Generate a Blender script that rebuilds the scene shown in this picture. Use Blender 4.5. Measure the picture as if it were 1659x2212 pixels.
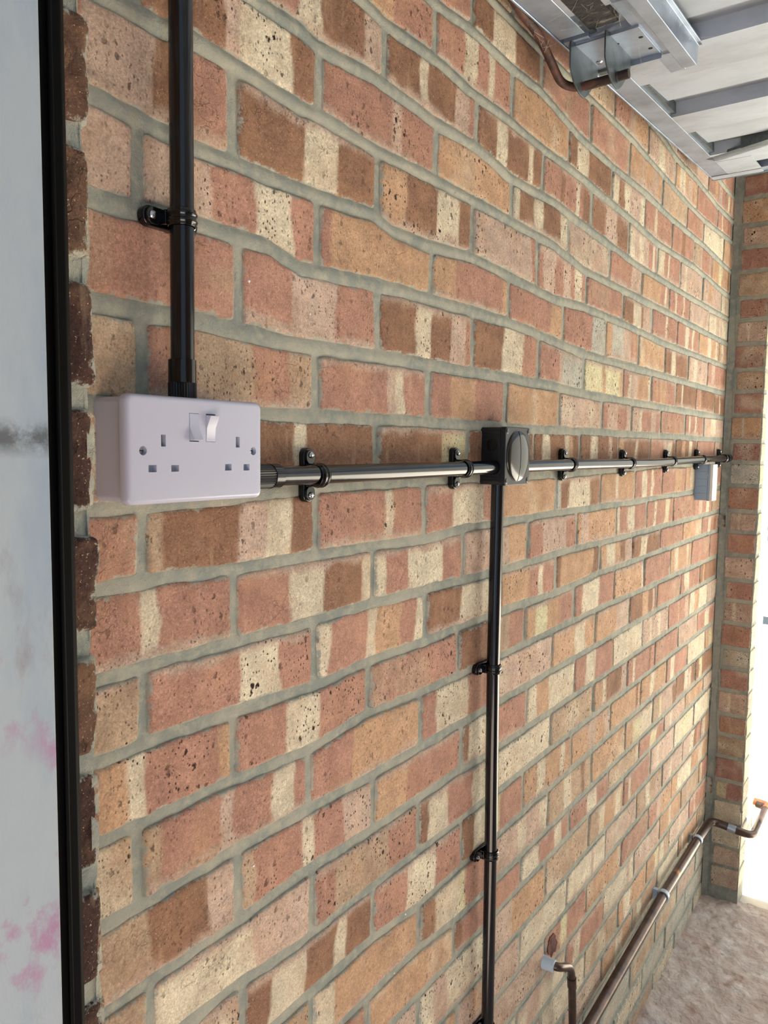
import bpy, bmesh, math, random
import numpy as np
from mathutils import Vector, Matrix
for _o in list(bpy.data.objects): bpy.data.objects.remove(_o)
SC = bpy.context.scene
COLL = SC.collection
# ------------------------------------------------------------------ camera
F_PX = 1669.93
cam_d = bpy.data.cameras.new('camera'); cam = bpy.data.objects.new('camera', cam_d); COLL.objects.link(cam)
_fw = Vector((0.81633234, 0.57144338, -0.08398791)); _r = Vector((0.57426332, -0.81858111, 0.0121085)); _u = Vector((0.0618316, 0.05811573, 0.9963932))
M = Matrix(((_r.x, _u.x, -_fw.x, -0.41943881), (_r.y, _u.y, -_fw.y, -0.54465046), (_r.z, _u.z, -_fw.z, -0.03811978), (0, 0, 0, 1)))
cam.matrix_world = M
cam_d.sensor_fit = 'VERTICAL'; cam_d.sensor_height = 36.0; cam_d.lens = 36.0*F_PX/2212.0
cam_d.clip_start = 0.02; cam_d.clip_end = 200
SC.camera = cam
# ------------------------------------------------------------------ light
SC.view_settings.view_transform = 'Standard'; SC.view_settings.look = 'None'; SC.view_settings.gamma = 1
SC.view_settings.use_curve_mapping = False
SC.view_settings.exposure = 0.36
W = bpy.data.worlds.new('sky'); SC.world = W; W.use_nodes = True
bg = W.node_tree.nodes['Background']; bg.inputs[0].default_value = (0.60, 0.78, 1.0, 1); bg.inputs[1].default_value = 0.62
sd = bpy.data.lights.new('sun', 'SUN'); sd.energy = 34.0; sd.angle = 0.0093; sd.color = (1.0, 0.95, 0.87)
sun = bpy.data.objects.new('sun', sd); COLL.objects.link(sun)
sun.rotation_euler = Vector((-0.02, -0.62, 0.78)).to_track_quat('Z', 'Y').to_euler(); sun.location = (3, -3, 4)
def area(name, loc, target, sx, sy, power, color):
    d = bpy.data.lights.new(name, 'AREA'); d.shape = 'RECTANGLE'; d.size = sx; d.size_y = sy; d.energy = power; d.color = color
    o = bpy.data.objects.new(name, d); COLL.objects.link(o); o.location = loc
    o.rotation_euler = (Vector(loc)-Vector(target)).to_track_quat('Z', 'Y').to_euler(); return o
# daylight through the open garage front, and through the rear doorway behind the camera
area('daylight_front_opening', (2.75, -1.25, -0.45), (1.0, 0.0, -0.5), 2.2, 2.0, 17, (1.0, 0.94, 0.85))
area('daylight_rear_doorway', (-2.1, -0.80, 0.0), (1.0, -0.4, 0.2), 1.1, 1.9, 8, (0.45, 0.70, 1.0))
# ------------------------------------------------------------------ helpers
def S(r, g, b):
    f = lambda c: ((c/255.0)/12.92 if c/255.0 <= 0.04045 else ((c/255.0+0.055)/1.055)**2.4)
    return (f(r), f(g), f(b))
def tag(o, label=None, cat=None, group=None, kind=None):
    if label: o['label'] = label
    if cat: o['category'] = cat
    if group: o['group'] = group
    if kind: o['kind'] = kind
    return o
def empty(name, loc=(0, 0, 0), rot=(0, 0, 0)):
    o = bpy.data.objects.new(name, None); COLL.objects.link(o); o.location = loc; o.rotation_euler = rot
    o.empty_display_size = 0.02; return o
class MB:
    def __init__(s): s.v = []; s.f = []; s.sm = []
    def add(s, vs, fs, smooth=False):
        n = len(s.v); s.v += [tuple(v) for v in vs]; s.f += [tuple(i+n for i in f) for f in fs]; s.sm += [smooth]*len(fs); return s
    def box(s, x0, x1, y0, y1, z0, z1, T=None):
        vs = [Vector((x, y, z)) for x in (x0, x1) for y in (y0, y1) for z in (z0, z1)]
        if T: vs = [T @ v for v in vs]
        return s.add(vs, [(0, 1, 3, 2), (4, 6, 7, 5), (0, 4, 5, 1), (2, 3, 7, 6), (0, 2, 6, 4), (1, 5, 7, 3)])
    def prism(s, poly, a, b, axis='y', T=None, smooth=False):
        def P(u, v, w):
            p = {'y': (u, w, v), 'x': (w, u, v), 'z': (u, v, w)}[axis]
            p = Vector(p); return T @ p if T else p
        n = len(poly); vs = [P(u, v, a) for u, v in poly]+[P(u, v, b) for u, v in poly]
        s.add(vs[:n]+vs[n:], [tuple(range(n))[::-1], tuple(range(n, 2*n))], False)
        s.add(vs, [(i, (i+1) % n, (i+1) % n+n, i+n) for i in range(n)], smooth); return s
    def tube(s, path, r, seg=20, cap=True, prof=None):
        path = [Vector(p) for p in path]; n = len(path); rs = r if isinstance(r, (list, tuple)) else [r]*n
        t = [(path[min(i+1, n-1)]-path[max(i-1, 0)]).normalized() for i in range(n)]
        a = t[0].orthogonal().normalized(); vs = []
        for i in range(n):
            a = (a-t[i]*a.dot(t[i])).normalized(); b = t[i].cross(a)
            for k in range(seg):
                q = 2*math.pi*k/seg; vs.append(path[i]+(a*math.cos(q)+b*math.sin(q))*rs[i])
        fs = [(i*seg+k, i*seg+(k+1) % seg, (i+1)*seg+(k+1) % seg, (i+1)*seg+k) for i in range(n-1) for k in range(seg)]
        s.add(vs, fs, True)
        if cap:
            s.add(vs[:seg], [tuple(range(seg))[::-1]]); s.add(vs[-seg:], [tuple(range(seg))])
        return s
    def lathe(s, prof, c, axis, seg=32, up=None):
        axis = Vector(axis).normalized(); a = axis.orthogonal().normalized(); b = axis.cross(a); c = Vector(c)
        vs = [c+axis*h+(a*math.cos(2*math.pi*k/seg)+b*math.sin(2*math.pi*k/seg))*r for r, h in prof for k in range(seg)]
        n = len(prof)
        s.add(vs, [(i*seg+k, i*seg+(k+1) % seg, (i+1)*seg+(k+1) % seg, (i+1)*seg+k) for i in range(n-1) for k in range(seg)], True)
        s.add(vs[:seg], [tuple(range(seg))[::-1]]); s.add(vs[-seg:], [tuple(range(seg))]); return s
    def build(s, name, mat, parent=None, bevel=0, bseg=2, autosmooth=None):
        me = bpy.data.meshes.new(name); me.from_pydata(s.v, [], s.f); me.materials.append(mat)
        me.polygons.foreach_set('use_smooth', s.sm)
        bm = bmesh.new(); bm.from_mesh(me); bmesh.ops.remove_doubles(bm, verts=bm.verts, dist=1e-6); bmesh.ops.recalc_face_normals(bm, faces=bm.faces); bm.to_mesh(me); bm.free()
        o = bpy.data.objects.new(name, me); COLL.objects.link(o)
        if parent: o.parent = parent
        if bevel:
            m = o.modifiers.new('bevel', 'BEVEL'); m.width = bevel; m.segments = bseg; m.limit_method = 'ANGLE'; m.angle_limit = math.radians(35); m.harden_normals = False
            me.polygons.foreach_set('use_smooth', [True]*len(me.polygons))
            w = o.modifiers.new('wn', 'WEIGHTED_NORMAL'); w.keep_sharp = True
        else:
            import math as _m
            try: me.set_sharp_from_angle(angle=_m.radians(40))
            except Exception: pass
        return o
def rrect(w, h, r, n=6, cx=0, cy=0):
    pts = []
    for (sx, sy, a0) in ((1, 1, 0), (-1, 1, 90), (-1, -1, 180), (1, -1, 270)):
        for i in range(n+1):
            a = math.radians(a0+90*i/n); pts.append((cx+sx*(w/2-r)+r*math.cos(a), cy+sy*(h/2-r)+r*math.sin(a)))
    return pts
def circ(cx, cy, r, n=32): return [(cx+r*math.cos(2*math.pi*k/n), cy+r*math.sin(2*math.pi*k/n)) for k in range(n)]
def ring(mb, outer, inner, y0, y1):
    """flat ring between two loops with equal counts at y0, extruded walls inside to y1"""
    n = len(outer)
    mb.add([(u, y0, v) for u, v in outer]+[(u, y0, v) for u, v in inner], [(i, (i+1) % n, (i+1) % n+n, i+n) for i in range(n)])
def smoothpath(pts, r=0.03, n=8):
    """polyline with rounded bends"""
    pts = [Vector(p) for p in pts]; out = [pts[0]]
    for i in range(1, len(pts)-1):
        a, b, c = pts[i-1], pts[i], pts[i+1]; d1 = (a-b); d2 = (c-b); q = min(r, d1.length*0.49, d2.length*0.49)
        p1 = b+d1.normalized()*q; p2 = b+d2.normalized()*q
        for k in range(n+1):
            t = k/n; out.append(p1*(1-t)**2+b*2*t*(1-t)+p2*t*t)
    out.append(pts[-1]); return out
# ------------------------------------------------------------------ materials
def mat(name, color, rough=0.5, metal=0.0, spec=0.5, coat=0.0, bump=None, var=None, ior=None):
    m = bpy.data.materials.new(name); m.use_nodes = True; nt = m.node_tree; p = nt.nodes['Principled BSDF']
    p.inputs['Base Color'].default_value = (*color, 1); p.inputs['Roughness'].default_value = rough; p.inputs['Metallic'].default_value = metal
    p.inputs['Specular IOR Level'].default_value = spec; p.inputs['Coat Weight'].default_value = coat; p.inputs['Coat Roughness'].default_value = 0.08
    tc = nt.nodes.new('ShaderNodeTexCoord')
    if bump:
        sc, st, dist = bump; n = nt.nodes.new('ShaderNodeTexNoise'); n.inputs['Scale'].default_value = sc; n.inputs['Detail'].default_value = 6
        nt.links.new(tc.outputs['Object'], n.inputs['Vector']); b = nt.nodes.new('ShaderNodeBump'); b.inputs['Strength'].default_value = st; b.inputs['Distance'].default_value = dist
        nt.links.new(n.outputs['Fac'], b.inputs['Height']); nt.links.new(b.outputs['Normal'], p.inputs['Normal'])
    if var:
        for (c2, sc, lo, hi, stretch) in var:
            mp = nt.nodes.new('ShaderNodeMapping'); mp.inputs['Scale'].default_value = stretch; nt.links.new(tc.outputs['Object'], mp.inputs['Vector'])
            n = nt.nodes.new('ShaderNodeTexNoise'); n.inputs['Scale'].default_value = sc; n.inputs['Detail'].default_value = 7; n.inputs['Roughness'].default_value = 0.65
            nt.links.new(mp.outputs[0], n.inputs['Vector']); mr = nt.nodes.new('ShaderNodeMapRange'); mr.inputs['From Min'].default_value = lo; mr.inputs['From Max'].default_value = hi
            nt.links.new(n.outputs['Fac'], mr.inputs['Value']); mx = nt.nodes.new('ShaderNodeMix'); mx.data_type = 'RGBA'
            nt.links.new(mr.outputs[0], mx.inputs['Factor'])
            src = p.inputs['Base Color'].links[0].from_socket if p.inputs['Base Color'].links else None
            if src: nt.links.new(src, mx.inputs['A'])
            else: mx.inputs['A'].default_value = (*color, 1)
            mx.inputs['B'].default_value = (*c2, 1); nt.links.new(mx.outputs['Result'], p.inputs['Base Color'])
    return m
class NT:
    def __init__(s, m): s.nt = m.node_tree; s.tc = s.n('ShaderNodeTexCoord').outputs['Object']
    def n(s, t, **k):
        x = s.nt.nodes.new(t)
        for a, b in k.items(): setattr(x, a, b)
        return x
    def set(s, sock, v):
        if hasattr(v, 'is_output') or isinstance(v, bpy.types.NodeSocket): s.nt.links.new(v, sock)
        else: sock.default_value = v
    def map(s, scale): x = s.n('ShaderNodeMapping'); x.inputs['Scale'].default_value = scale; s.set(x.inputs[0], s.tc); return x.outputs[0]
    def noise(s, scale, detail=5, rough=0.6, vec=None, out='Fac'):
        x = s.n('ShaderNodeTexNoise'); x.inputs['Scale'].default_value = scale; x.inputs['Detail'].default_value = detail; x.inputs['Roughness'].default_value = rough
        s.set(x.inputs['Vector'], vec or s.tc); return x.outputs[out]
    def math(s, op, a, b=0.0, clamp=False):
        x = s.n('ShaderNodeMath', operation=op); x.use_clamp = clamp; s.set(x.inputs[0], a); s.set(x.inputs[1], b); return x.outputs[0]
    def rng(s, v, lo, hi, a=0.0, b=1.0):
        x = s.n('ShaderNodeMapRange'); s.set(x.inputs['Value'], v)
        for k, q in (('From Min', lo), ('From Max', hi), ('To Min', a), ('To Max', b)): x.inputs[k].default_value = q
        return x.outputs[0]
    def mix(s, f, a, b, blend='MIX'):
        x = s.n('ShaderNodeMix', data_type='RGBA', blend_type=blend); s.set(x.inputs['Factor'], f)
        s.set(x.inputs['A'], a if not isinstance(a, tuple) else (*a, 1)); s.set(x.inputs['B'], b if not isinstance(b, tuple) else (*b, 1)); return x.outputs['Result']
    def attr(s, name, out='Fac'): x = s.n('ShaderNodeAttribute'); x.attribute_name = name; return x.outputs[out]
MORT = S(158, 158, 142); MORT2 = S(192, 186, 160)
def mortar_color(N):
    a = N.noise(9, 4); b = N.noise(900, 3, 0.8); c = N.noise(60, 4)
    col = N.mix(N.rng(a, 0.42, 0.62), S(146, 152, 144), S(170, 170, 156)); col = N.mix(N.rng(c, 0.45, 0.75), col, S(184, 181, 162))
    return N.mix(N.rng(b, 0.35, 0.7, 0.0, 0.5), S(118, 118, 106), col) if False else N.mix(N.rng(b, 0.55, 0.75, 0.0, 0.55), col, S(112, 112, 100))
def brick_material(rough_brick=False):
    m = bpy.data.materials.new('fired_brick'); m.use_nodes = True; N = NT(m); p = m.node_tree.nodes['Principled BSDF']
    base = N.attr('Col', 'Color'); edge = N.attr('edge'); rnd = N.attr('rnd')
    # mottling and sand grain
    v = N.rng(N.noise(28, 5), 0.3, 0.7, 0.78, 1.20); g = N.rng(N.noise(520, 4, 0.8), 0.32, 0.68, 0.68, 1.30)
    g = N.math('MULTIPLY', g, N.rng(N.noise(210, 5, 0.75), 0.3, 0.7, 0.80, 1.20)); gm = N.math('MULTIPLY', v, g); cc = N.n('ShaderNodeCombineColor'); [N.set(cc.inputs[i], gm) for i in range(3)]
    col = N.mix(1.0, base, cc.outputs[0], 'MULTIPLY')
    col = N.mix(N.rng(N.noise(11, 5, 0.7), 0.48, 0.72, 0.0, 0.38), col, S(192, 150, 112)); col = N.mix(N.rng(N.noise(17, 5, 0.7, N.map((1, 1.7, 1))), 0.52, 0.75, 0.0, 0.40), col, S(140, 100, 80))
    # streaky pale drag marks (vertical wire cut)
    st = N.noise(1, 4, 0.6, vec=N.map((55, 55, 9))); col = N.mix(N.rng(st, 0.60, 0.78, 0.0, 0.35), col, S(215, 190, 155))
    # pale lime specks
    sp = N.noise(650, 2, 0.5); col = N.mix(N.rng(sp, 0.66, 0.72, 0.0, 0.55), col, S(226, 205, 170))
    # dark iron pits, two sizes
    for sc, th, keep in ((95, 0.27, 0.52), (260, 0.33, 0.42)):
        vo = N.n('ShaderNodeTexVoronoi'); vo.inputs['Scale'].default_value = sc; vo.inputs['Randomness'].default_value = 1.0
        wob = N.n('ShaderNodeVectorMath', operation='ADD'); nz = N.noise(sc*1.8, 3, out='Color'); scv = N.n('ShaderNodeVectorMath', operation='SCALE'); N.set(scv.inputs[0], nz); scv.inputs['Scale'].default_value = 0.9/sc
        mp = N.map((1.0, 1.0, 0.72)); N.set(wob.inputs[0], mp); N.set(wob.inputs[1], scv.outputs[0]); N.set(vo.inputs['Vector'], wob.outputs[0])
        sep = N.n('ShaderNodeSeparateColor'); N.set(sep.inputs[0], vo.outputs['Color'])
        k = N.rng(sep.outputs[0], keep, keep+0.02); pick = N.math('MULTIPLY', N.rng(rnd, 0.0, 1.0, 0.35, 1.0), k)
        d = N.rng(vo.outputs['Distance'], th*0.55, th, 1.0, 0.0); msk = N.math('MULTIPLY', d, pick)
        lum = N.n('ShaderNodeRGBToBW'); N.set(lum.inputs[0], base); pk2 = N.math('MULTIPLY', N.rng(N.noise(14, 3), 0.40, 0.6, 0.2, 1.0), N.rng(lum.outputs[0], 0.12, 0.45, 0.7, 1.5)); msk = N.math('MULTIPLY', msk, pk2, True)
        col = N.mix(msk, col, S(50, 31, 27)); 
        if sc == 95: pit = msk
    # mortar smeared over the arrises
    en = N.math('ADD', edge, N.math('ADD', N.rng(N.noise(70, 6, 0.75), 0.3, 0.7, 3.4, -6.4), N.rng(N.noise(230, 4, 0.7), 0.3, 0.7, 1.2, -1.6))); smear = N.rng(en, 1.2, -1.0)
    blot = N.math('MULTIPLY', N.rng(N.noise(16, 5, 0.7), 0.66, 0.72), N.rng(edge, 22, 6)); smear = N.math('MAXIMUM', smear, N.math('MULTIPLY', blot, 0.7))
    col = N.mix(N.math('MULTIPLY', smear, 0.92), col, mortar_color(N))
    N.set(p.inputs['Base Color'], col); p.inputs['Roughness'].default_value = 0.88; p.inputs['Specular IOR Level'].default_value = 0.25
    h = N.math('ADD', N.math('MULTIPLY', N.noise(55, 6, 0.65), 1.0), N.math('MULTIPLY', N.noise(420, 3, 0.6), 0.32)); h = N.math('SUBTRACT', h, N.math('MULTIPLY', pit, 0.6))
    cr = N.n('ShaderNodeTexVoronoi'); cr.feature = 'DISTANCE_TO_EDGE'; cr.inputs['Scale'].default_value = 38
    wv = N.n('ShaderNodeVectorMath', operation='ADD'); nz = N.noise(60, 3, out='Color'); sv = N.n('ShaderNodeVectorMath', operation='SCALE'); N.set(sv.inputs[0], nz); sv.inputs['Scale'].default_value = 0.03
    N.set(wv.inputs[0], N.tc); N.set(wv.inputs[1], sv.outputs[0]); N.set(cr.inputs['Vector'], wv.outputs[0])
    crm = N.math('MULTIPLY', N.rng(cr.outputs['Distance'], 0.0, 0.03, 1.0, 0.0), N.rng(N.noise(9, 3), 0.52, 0.62)); h = N.math('SUBTRACT', h, N.math('MULTIPLY', crm, 0.25))
    b = N.n('ShaderNodeBump'); b.inputs['Strength'].default_value = 0.9 if not rough_brick else 1.0; b.inputs['Distance'].default_value = 0.0030 if not rough_brick else 0.004
    N.set(b.inputs['Height'], h); N.set(p.inputs['Normal'], b.outputs[0]); return m
def mortar_material():
    m = bpy.data.materials.new('cement_mortar'); m.use_nodes = True; N = NT(m); p = m.node_tree.nodes['Principled BSDF']
    N.set(p.inputs['Base Color'], mortar_color(N)); p.inputs['Roughness'].default_value = 0.95; p.inputs['Specular IOR Level'].default_value = 0.15
    h = N.math('ADD', N.noise(60, 6, 0.7), N.math('MULTIPLY', N.noise(520, 3, 0.7), 0.4)); b = N.n('ShaderNodeBump'); b.inputs['Strength'].default_value = 1.0; b.inputs['Distance'].default_value = 0.0032
    N.set(b.inputs['Height'], h); N.set(p.inputs['Normal'], b.outputs[0]); return m
M_BRICK = brick_material(); M_BRICK_R = brick_material(True); M_MORT = mortar_material()
M_BLACK = mat('black_pvc', S(11, 12, 16), 0.15, 0, 0.5, 0.0, bump=(40, 0.15, 0.0004), var=[(S(52, 52, 54), 26, 0.62, 0.80, (1, 1, 0.35))])
M_BLACKG = mat('glossy_black_enamel', S(6, 7, 9), 0.10, 0, 0.5)
M_BLACKM = mat('matt_black_moulding', S(17, 19, 24), 0.42, 0, 0.4, bump=(300, 0.1, 0.0003))
M_LID = mat('smoked_black_lid', S(26, 24, 20), 0.17, 0, 0.6)
M_WHITE = mat('white_moulded_plastic', S(184, 187, 204), 0.20, 0, 0.5)
M_SLOT = mat('dark_socket_slot', S(52, 28, 18), 0.9, 0, 0.1); M_SHUT = mat('grey_shutter', S(165, 172, 182), 0.5)
M_STEEL = mat('zinc_screw', S(190, 192, 194), 0.25, 1.0); M_HOLE = mat('shadowed_hole', S(12, 11, 10), 0.9)
M_GALV = mat('galvanised_sheet', S(158, 172, 190), 0.36, 0.65, 0.5, bump=(25, 0.12, 0.001), var=[(S(124, 136, 150), 14, 0.4, 0.72, (1, 1, 1)), (S(120, 100, 78), 40, 0.68, 0.80, (1, 0.4, 1))])
M_SKIN = mat('dusty_galvanised_skin', S(160, 169, 180), 0.55, 0.35, 0.4, bump=(30, 0.15, 0.001), var=[(S(134, 140, 146), 9, 0.40, 0.70, (1, 0.5, 1)), (S(96, 80, 60), 60, 0.68, 0.78, (1, 0.35, 1))])
M_DGALV = mat('dull_grey_zinc', S(92, 102, 106), 0.45, 0.6, 0.5, bump=(60, 0.2, 0.0006), var=[(S(60, 68, 72), 30, 0.45, 0.7, (1, 1, 1))])
M_RUST = mat('rusty_bar', S(94, 60, 50), 0.60, 0.15, 0.4, bump=(160, 0.5, 0.0012), var=[(S(58, 42, 36), 45, 0.45, 0.62, (1, 1, 1)), (S(120, 78, 60), 90, 0.62, 0.74, (1, 1, 1))])
M_DARKRUST = mat('dark_oxidised_steel', S(52, 42, 36), 0.6, 0.2, 0.4, bump=(220, 0.6, 0.001), var=[(S(110, 86, 64), 120, 0.6, 0.74, (1, 1, 1))])
M_COPPER = mat('tarnished_copper', S(98, 82, 74), 0.36, 0.75, 0.5, bump=(120, 0.15, 0.0005), var=[(S(70, 60, 58), 26, 0.4, 0.66, (1, 1, 1)), (S(176, 120, 84), 12, 0.62, 0.74, (1, 1, 1))])
M_BRIGHTCU = mat('bright_copper', S(196, 120, 80), 0.3, 0.8); M_SOLDER = mat('grey_solder', S(170, 176, 182), 0.35, 0.7)
M_PLCLIP = mat('pale_plastic_clip', S(186, 200, 214), 0.4); M_DRIP = mat('white_paint_drip', S(236, 236, 232), 0.5)
M_GREYBOX = mat('blue_grey_plastic', S(150, 170, 188), 0.45, 0, 0.4); M_GREYD = mat('seam_shadow_grey', S(74, 92, 120), 0.6)
M_PANEL = mat('off_white_cover', S(222, 220, 214), 0.4)
def paint_material():
    m = bpy.data.materials.new('weathered_white_paint'); m.use_nodes = True; N = NT(m); p = m.node_tree.nodes['Principled BSDF']
    v = N.map((1, 1, 0.4)); col = N.mix(N.rng(N.noise(14, 7, 0.65, v), 0.42, 0.7), S(150, 158, 162), S(124, 140, 154))
    col = N.mix(N.rng(N.noise(30, 7, 0.7, v), 0.58, 0.75), col, S(128, 126, 128))
    sep = N.n('ShaderNodeSeparateXYZ'); N.set(sep.inputs[0], N.tc); z = sep.outputs[2]
    low = N.rng(z, -0.10, -0.16); pur = N.math('MULTIPLY', N.rng(N.noise(34, 6, 0.7, N.map((1, 1, 0.7))), 0.53, 0.64, 0, 0.75), N.math('MULTIPLY', low, N.rng(N.noise(9, 2), 0.45, 0.55)))
    col = N.mix(pur, col, S(150, 96, 130))
    band = N.math('MULTIPLY', N.rng(N.math('ABSOLUTE', N.math('ADD', z, 0.036)), 0.010, 0.002), N.rng(N.noise(60, 6, 0.7), 0.40, 0.58)); col = N.mix(N.math('MULTIPLY', band, 0.85), col, S(62, 64, 66))
    N.set(p.inputs['Base Color'], col); p.inputs['Roughness'].default_value = 0.6
    b = N.n('ShaderNodeBump'); b.inputs['Strength'].default_value = 0.6; b.inputs['Distance'].default_value = 0.0012; N.set(b.inputs['Height'], N.noise(70, 6, 0.7, N.map((1, 1, 0.35)))); N.set(p.inputs['Normal'], b.outputs[0]); return m
M_PAINT = paint_material()
M_RUBBER = mat('black_frame_seal', S(2, 2, 3), 0.6, 0, 0.08)
M_TAPE = mat('dusty_plaster', S(172, 170, 164), 0.9)
M_CONC = mat('rough_concrete', S(198, 182, 172), 0.93, 0, 0.2, bump=(26, 1.0, 0.02), var=[(S(222, 214, 206), 18, 0.45, 0.68, (1, 1, 1)), (S(132, 110, 98), 30, 0.60, 0.76, (1, 1, 1)), (S(168, 118, 100), 5, 0.56, 0.72, (1, 1, 1))])
M_DRIVE = mat('sunlit_paving', S(216, 210, 198), 0.9, 0, 0.2, bump=(20, 0.4, 0.01))
M_CEIL = mat('dark_roof_boards', S(70, 66, 60), 0.9); M_WALLF = mat('far_side_blockwork', S(150, 128, 108), 0.9, var=[(S(110, 90, 74), 6, 0.4, 0.7, (1, 1, 2))])
M_WEB = mat('dusty_cobweb', S(196, 190, 176), 0.9)
# ------------------------------------------------------------------ numpy noise
def vnoise(P, seed=0):
    P = np.asarray(P, float); i = np.floor(P).astype(np.int64); f = P-i; f = f*f*(3-2*f); out = 0
    for dx in (0, 1):
        for dy in (0, 1):
            for dz in (0, 1):
                h = (i[..., 0]+dx)*374761393+(i[..., 1]+dy)*668265263+(i[..., 2]+dz)*2147483647+seed*144665
                h = (h ^ (h >> 13))*1274126177 & 0xffffffff; h = (h ^ (h >> 16)) & 0xffff
                w = (f[..., 0] if dx else 1-f[..., 0])*(f[..., 1] if dy else 1-f[..., 1])*(f[..., 2] if dz else 1-f[..., 2])
                out = out+w*(h/65535.0)
    return out*2-1
def fb(u, v, s, seed): return vnoise(np.stack([u/s, v/s, np.full_like(u, seed*7.31)], -1), seed)+0.5*vnoise(np.stack([u/s*2.1, v/s*2.1, np.full_like(u, seed*3.7)], -1), seed+1)
TB = {-11: [(0.555, 0.0147)], -10: [(0.456, 0.0103), (0.558, -0.0023)], -9: [(0.348, 0.0087), (0.459, -0.0007), (0.576, 0.0007)], -8: [(0.112, 0.0114), (0.206, 0.0042), (0.347, 0.0057), (0.573, 0.0024)], -7: [(0.113, 0.004), (0.206, 0.0098), (0.345, 0.0053), (0.564, 0.0056), (0.641, 0.0008)], -6: [(-0.002, 0.0045), (0.108, 0.0071), (0.218, 0.0055), (0.348, 0.0019), (0.452, 0.0027)], -5: [(-0.01, 0.0053), (0.097, 0.0052), (0.218, -0.001), (0.327, 0.0093), (0.45, 0.0047), (0.551, 0.0035), (0.691, 0.0027), (0.783, 0.0034), (1.123, 0.0048), (1.576, -0.001), (2.188, -0.005)], -4: [(-0.042, -0.0002), (0.024, 0.0005), (0.096, -0.0004), (0.228, -0.006), (0.326, -0.0), (0.456, -0.0018), (0.687, 0.001), (0.904, -0.0025), (1.135, 0.0047)], -3: [(-0.044, -0.0072), (0.018, -0.0057), (0.107, -0.0059), (0.23, -0.0068), (0.341, -0.0037), (0.454, -0.0047), (0.631, -0.0069), (0.916, -0.0044), (1.372, -0.0077)], -2: [(-0.043, -0.0071), (0.019, -0.0055), (0.112, -0.0087), (0.229, -0.0077), (0.452, -0.0112), (0.579, -0.0044), (0.71, -0.0057), (0.91, -0.0049), (1.362, -0.007), (1.799, -0.0063)], -1: [(-0.027, -0.017), (0.155, -0.0117), (0.242, -0.0082), (0.785, -0.0095), (1.084, -0.0085), (1.459, -0.0026)], 0: [(0.155, -0.0083), (0.242, -0.0074), (0.455, -0.0062), (0.784, -0.0065), (1.076, -0.0046), (1.566, -0.0041)], 1: [(0.074, -0.0031), (0.155, -0.0072), (0.203, -0.0077), (0.374, -0.0052), (0.64, -0.0037), (0.841, -0.0031), (1.069, -0.0083), (1.439, -0.0076), (2.088, -0.0068)], 2: [(-0.036, 0.003), (0.069, 0.0067), (0.155, 0.0079), (0.203, -0.0044), (0.406, 0.0049), (0.687, 0.0074), (0.869, -0.001), (1.042, -0.0081), (1.524, -0.0056), (2.166, -0.0043)], 3: [(-0.034, 0.0052), (0.058, -0.0041), (0.104, -0.0023), (0.202, -0.0007), (0.329, 0.0058), (0.37, -0.0036), (0.448, -0.0035), (0.566, 0.006), (0.683, 0.0011), (0.864, -0.0048), (1.016, 0.0032), (1.234, 0.0033), (1.548, -0.0023), (2.129, 0.004)], 4: [(-0.019, 0.0095), (0.026, 0.0099), (0.063, 0.0141), (0.202, 0.0063), (0.239, 0.0084), (0.337, 0.004), (0.463, 0.008), (0.678, 0.0095), (0.857, 0.0093), (1.003, -0.0059), (1.354, -0.0014), (1.768, 0.0003), (2.211, 0.0028)], 5: [(0.202, 0.006), (0.226, 0.001), (0.335, 0.009), (0.465, 0.0048), (0.573, 0.0097), (0.686, -0.0026), (0.852, 0.0044), (1.128, -0.0049), (1.346, -0.0102), (1.756, -0.005), (2.214, 0.004)], 6: [(0.304, 0.007), (0.349, 0.0019), (0.463, 0.0065), (0.574, 0.0018), (0.686, 0.0039), (0.807, 0.0009), (0.914, 0.0054), (1.244, 0.0002), (1.457, -0.007), (1.804, 0.0063), (2.197, 0.0003)], 7: [(0.449, -0.0019), (0.557, 0.0077), (0.687, 0.0069), (0.783, 0.0118), (0.968, -0.0044), (1.131, -0.0034), (1.365, 0.0036), (1.58, 0.0), (1.9, 0.0078), (2.241, 0.0026)], 8: [(0.613, -0.0025), (0.743, -0.0022), (1.246, 0.0097), (1.467, 0.0037), (1.715, -0.0029), (1.887, -0.0012), (2.24, 0.0184)], 9: [(1.478, 0.009), (1.594, -0.001), (1.793, 0.0042), (2.032, -0.0008), (2.232, 0.0065)]}
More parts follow.
